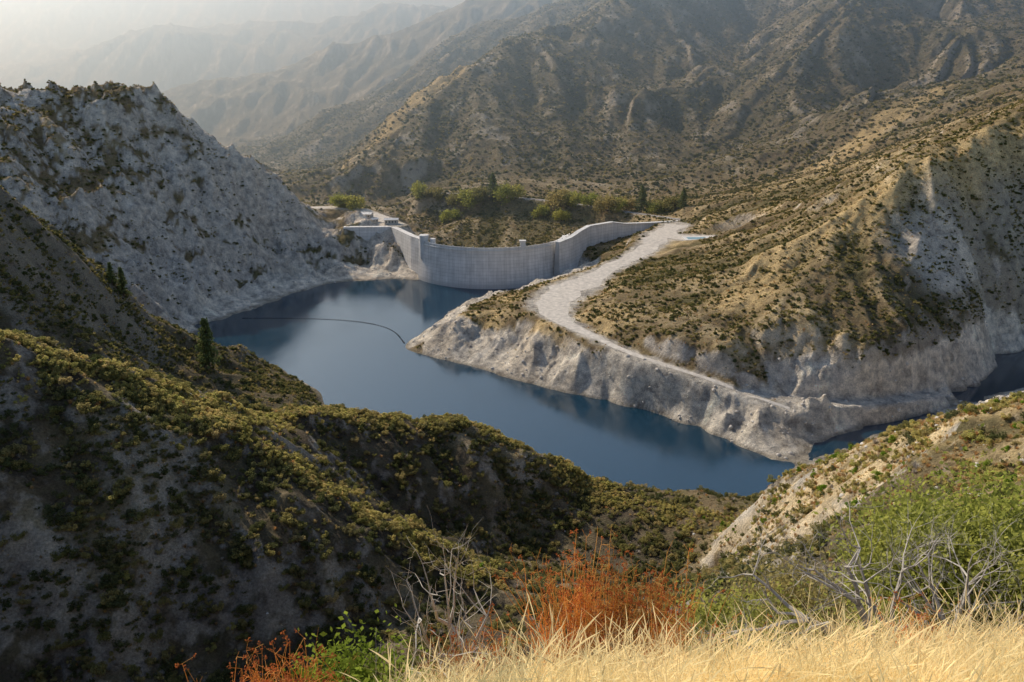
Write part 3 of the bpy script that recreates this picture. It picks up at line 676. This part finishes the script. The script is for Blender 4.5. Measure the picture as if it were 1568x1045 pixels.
def buckwheat(name,loc,h,n,seed,spread=.5):
    rr=np.random.default_rng(seed); e=bpy.data.objects.new(name,None); scene.collection.objects.link(e); e.location=loc
    V=[];F=[];C=[]
    for i in range(n):
        a=rr.uniform(0,6.28); ti=abs(rr.normal())*spread*.6; L=h*rr.uniform(.5,1.1)
        b=np.array([rr.normal()*.14*spread*2,rr.normal()*.14*spread*2,0]); d=np.array([math.cos(a)*math.sin(ti),math.sin(a)*math.sin(ti),math.cos(ti)])
        p1=b+d*L*.6; p2=p1+(d+rr.normal(size=3)*.18)*L*.4; tube(V,F,b,p1,.005,.004,3); tube(V,F,p1,p2,.004,.0025,3)
        for k in range(rr.integers(1,4)):
            p3=p2+rr.normal(size=3)*.05+[0,0,.03]; tube(V,F,p2,p3,.002,.002,3)
            if rr.uniform()<.6: m_=9; C.append(p3+rr.normal(size=(m_,3))*.011)
        m_=1; C.append(p1+(p2-p1)*rr.uniform(0,1,m_)[:,None]+rr.normal(size=(m_,3))*.02)
    C=np.concatenate(C); pyobj('stems',V,F,f_stem,e); mesh_np('flower_heads',leaves(C,rr.uniform(.008,.02,len(C)),rr,1.4),quads(len(C)),f_rust,e)
buckwheat('buckwheat_shrub',(.75,6.4,174.2),1.25,420,1,.7)
buckwheat('buckwheat_shrub',(1.3,6.2,174.4),1.05,300,2,.65)
buckwheat('buckwheat_shrub',(-.35,5.6,174.6),.7,160,3,.6)
buckwheat('buckwheat_shrub',(-1.75,5.0,174.85),.7,200,4,.7)
buckwheat('buckwheat_shrub',(-2.1,5.1,174.7),.65,160,5,.7)
buckwheat('buckwheat_shrub',(3.9,6.2,174.5),.6,120,6,.6)

# golden grass
n=110000; r=np.random.default_rng(77)
cx=r.uniform(-.9,6,1700); cy=1.6+4.8*r.uniform(0,1,1700)**1.2; ch=r.uniform(.55,1.35,1700); k=r.integers(0,1700,n)
gx=cx[k]+r.normal(size=n)*.07; gy=cy[k]+r.normal(size=n)*.07
keep=(gx>-.55-.3*(gy-3)+.22*r.normal(size=n))&(gy>1.5); gx=gx[keep];gy=gy[keep];k=k[keep];n=len(gx)
gz=np.array([hz(a,b) for a,b in zip(gx,gy)])-.02
hmul=(.6+.8*(.5+fbm(gx/.8,gy/.8,2,3)))*ch[k]*np.interp(gy,[1.5,2,2.6,3.4,7],[.2,.3,.5,1.0,1.4])
H=r.uniform(.16,.44,n)*hmul; th=r.uniform(0,2*np.pi,n); lean=r.uniform(.1,1.0,n)**1.2; wd=r.uniform(.0008,.0019,n)
dirx=np.cos(th)*lean+.12; diry=np.sin(th)*lean; sx=-np.sin(th+r.normal(size=n)); sy=np.cos(th)
lv=[(0,1.),(.35,.95),(.62,.7),(.74,.8),(.82,2.6),(.91,2.0),(1.,.1)]; V=[]
hasseed=(r.uniform(size=n)<.45)
for t,w in lv:
    w_=np.where(hasseed|(t<.7),w,.6*(1-t)+.05)
    c=np.stack([gx+dirx*H*t**1.9,gy+diry*H*t**1.9,gz+H*t*(1-.35*lean*t*t)],1); o=np.stack([sx,sy,0*sx],1)*(wd*w_)[:,None]
    V+= [c-o,c+o]
V=np.stack(V,1); ix=np.arange(n*len(lv)*2).reshape(n,len(lv),2)
F=np.stack([ix[:,:-1,0],ix[:,:-1,1],ix[:,1:,1],ix[:,1:,0]],-1).reshape(-1,4)
mesh_np('golden_grass',V.reshape(-1,3),F,f_straw)

# ---------------------------------------------------------------- haze, sky, sun, camera
V=[];F=[];box(V,F,-6000,6000,700,6900,-40,620)
m=bpy.data.materials.new('valley_haze'); m.use_nodes=True; nt=m.node_tree; nt.nodes.clear(); out=nt.nodes.new('ShaderNodeOutputMaterial')
vs=nd(nt,'ShaderNodeVolumeScatter'); vs.inputs['Color'].default_value=(.62,.82,1,1); vs.inputs['Density'].default_value=.00052; vs.inputs['Anisotropy'].default_value=.70
nt.links.new(vs.outputs[0],out.inputs['Volume'])
pyobj('valley_haze',V,F,m)

SE,SA=math.radians(36),math.radians(-44)
w=bpy.data.worlds.new('World'); scene.world=w; w.use_nodes=True; nt=w.node_tree
sky=nt.nodes.new('ShaderNodeTexSky'); sky.sky_type='NISHITA'; sky.sun_disc=False; sky.sun_elevation=SE; sky.sun_rotation=SA; sky.altitude=700; sky.dust_density=1.0
bg=nt.nodes['Background']; bg.inputs[1].default_value=.15; nt.links.new(sky.outputs[0],bg.inputs[0])
sd=Vector((math.sin(SA)*math.cos(SE),math.cos(SA)*math.cos(SE),math.sin(SE)))
L=bpy.data.lights.new('sun','SUN'); L.energy=5; L.angle=math.radians(.5); L.color=(1,.93,.80)
so=bpy.data.objects.new('sun',L); scene.collection.objects.link(so); so.rotation_euler=sd.to_track_quat('Z','Y').to_euler(); so.location=(-300,200,500)
cam=bpy.data.cameras.new('camera'); cam.lens=36*1230/1568; cam.sensor_width=36; cam.clip_end=20000; cam.clip_start=.1
co_=bpy.data.objects.new('camera',cam); scene.collection.objects.link(co_); co_.location=(0,0,EYE); co_.rotation_euler=(math.pi/2-PIT,0,0); scene.camera=co_
scene.view_settings.view_transform='Standard'; scene.view_settings.look='None'; scene.view_settings.exposure=0
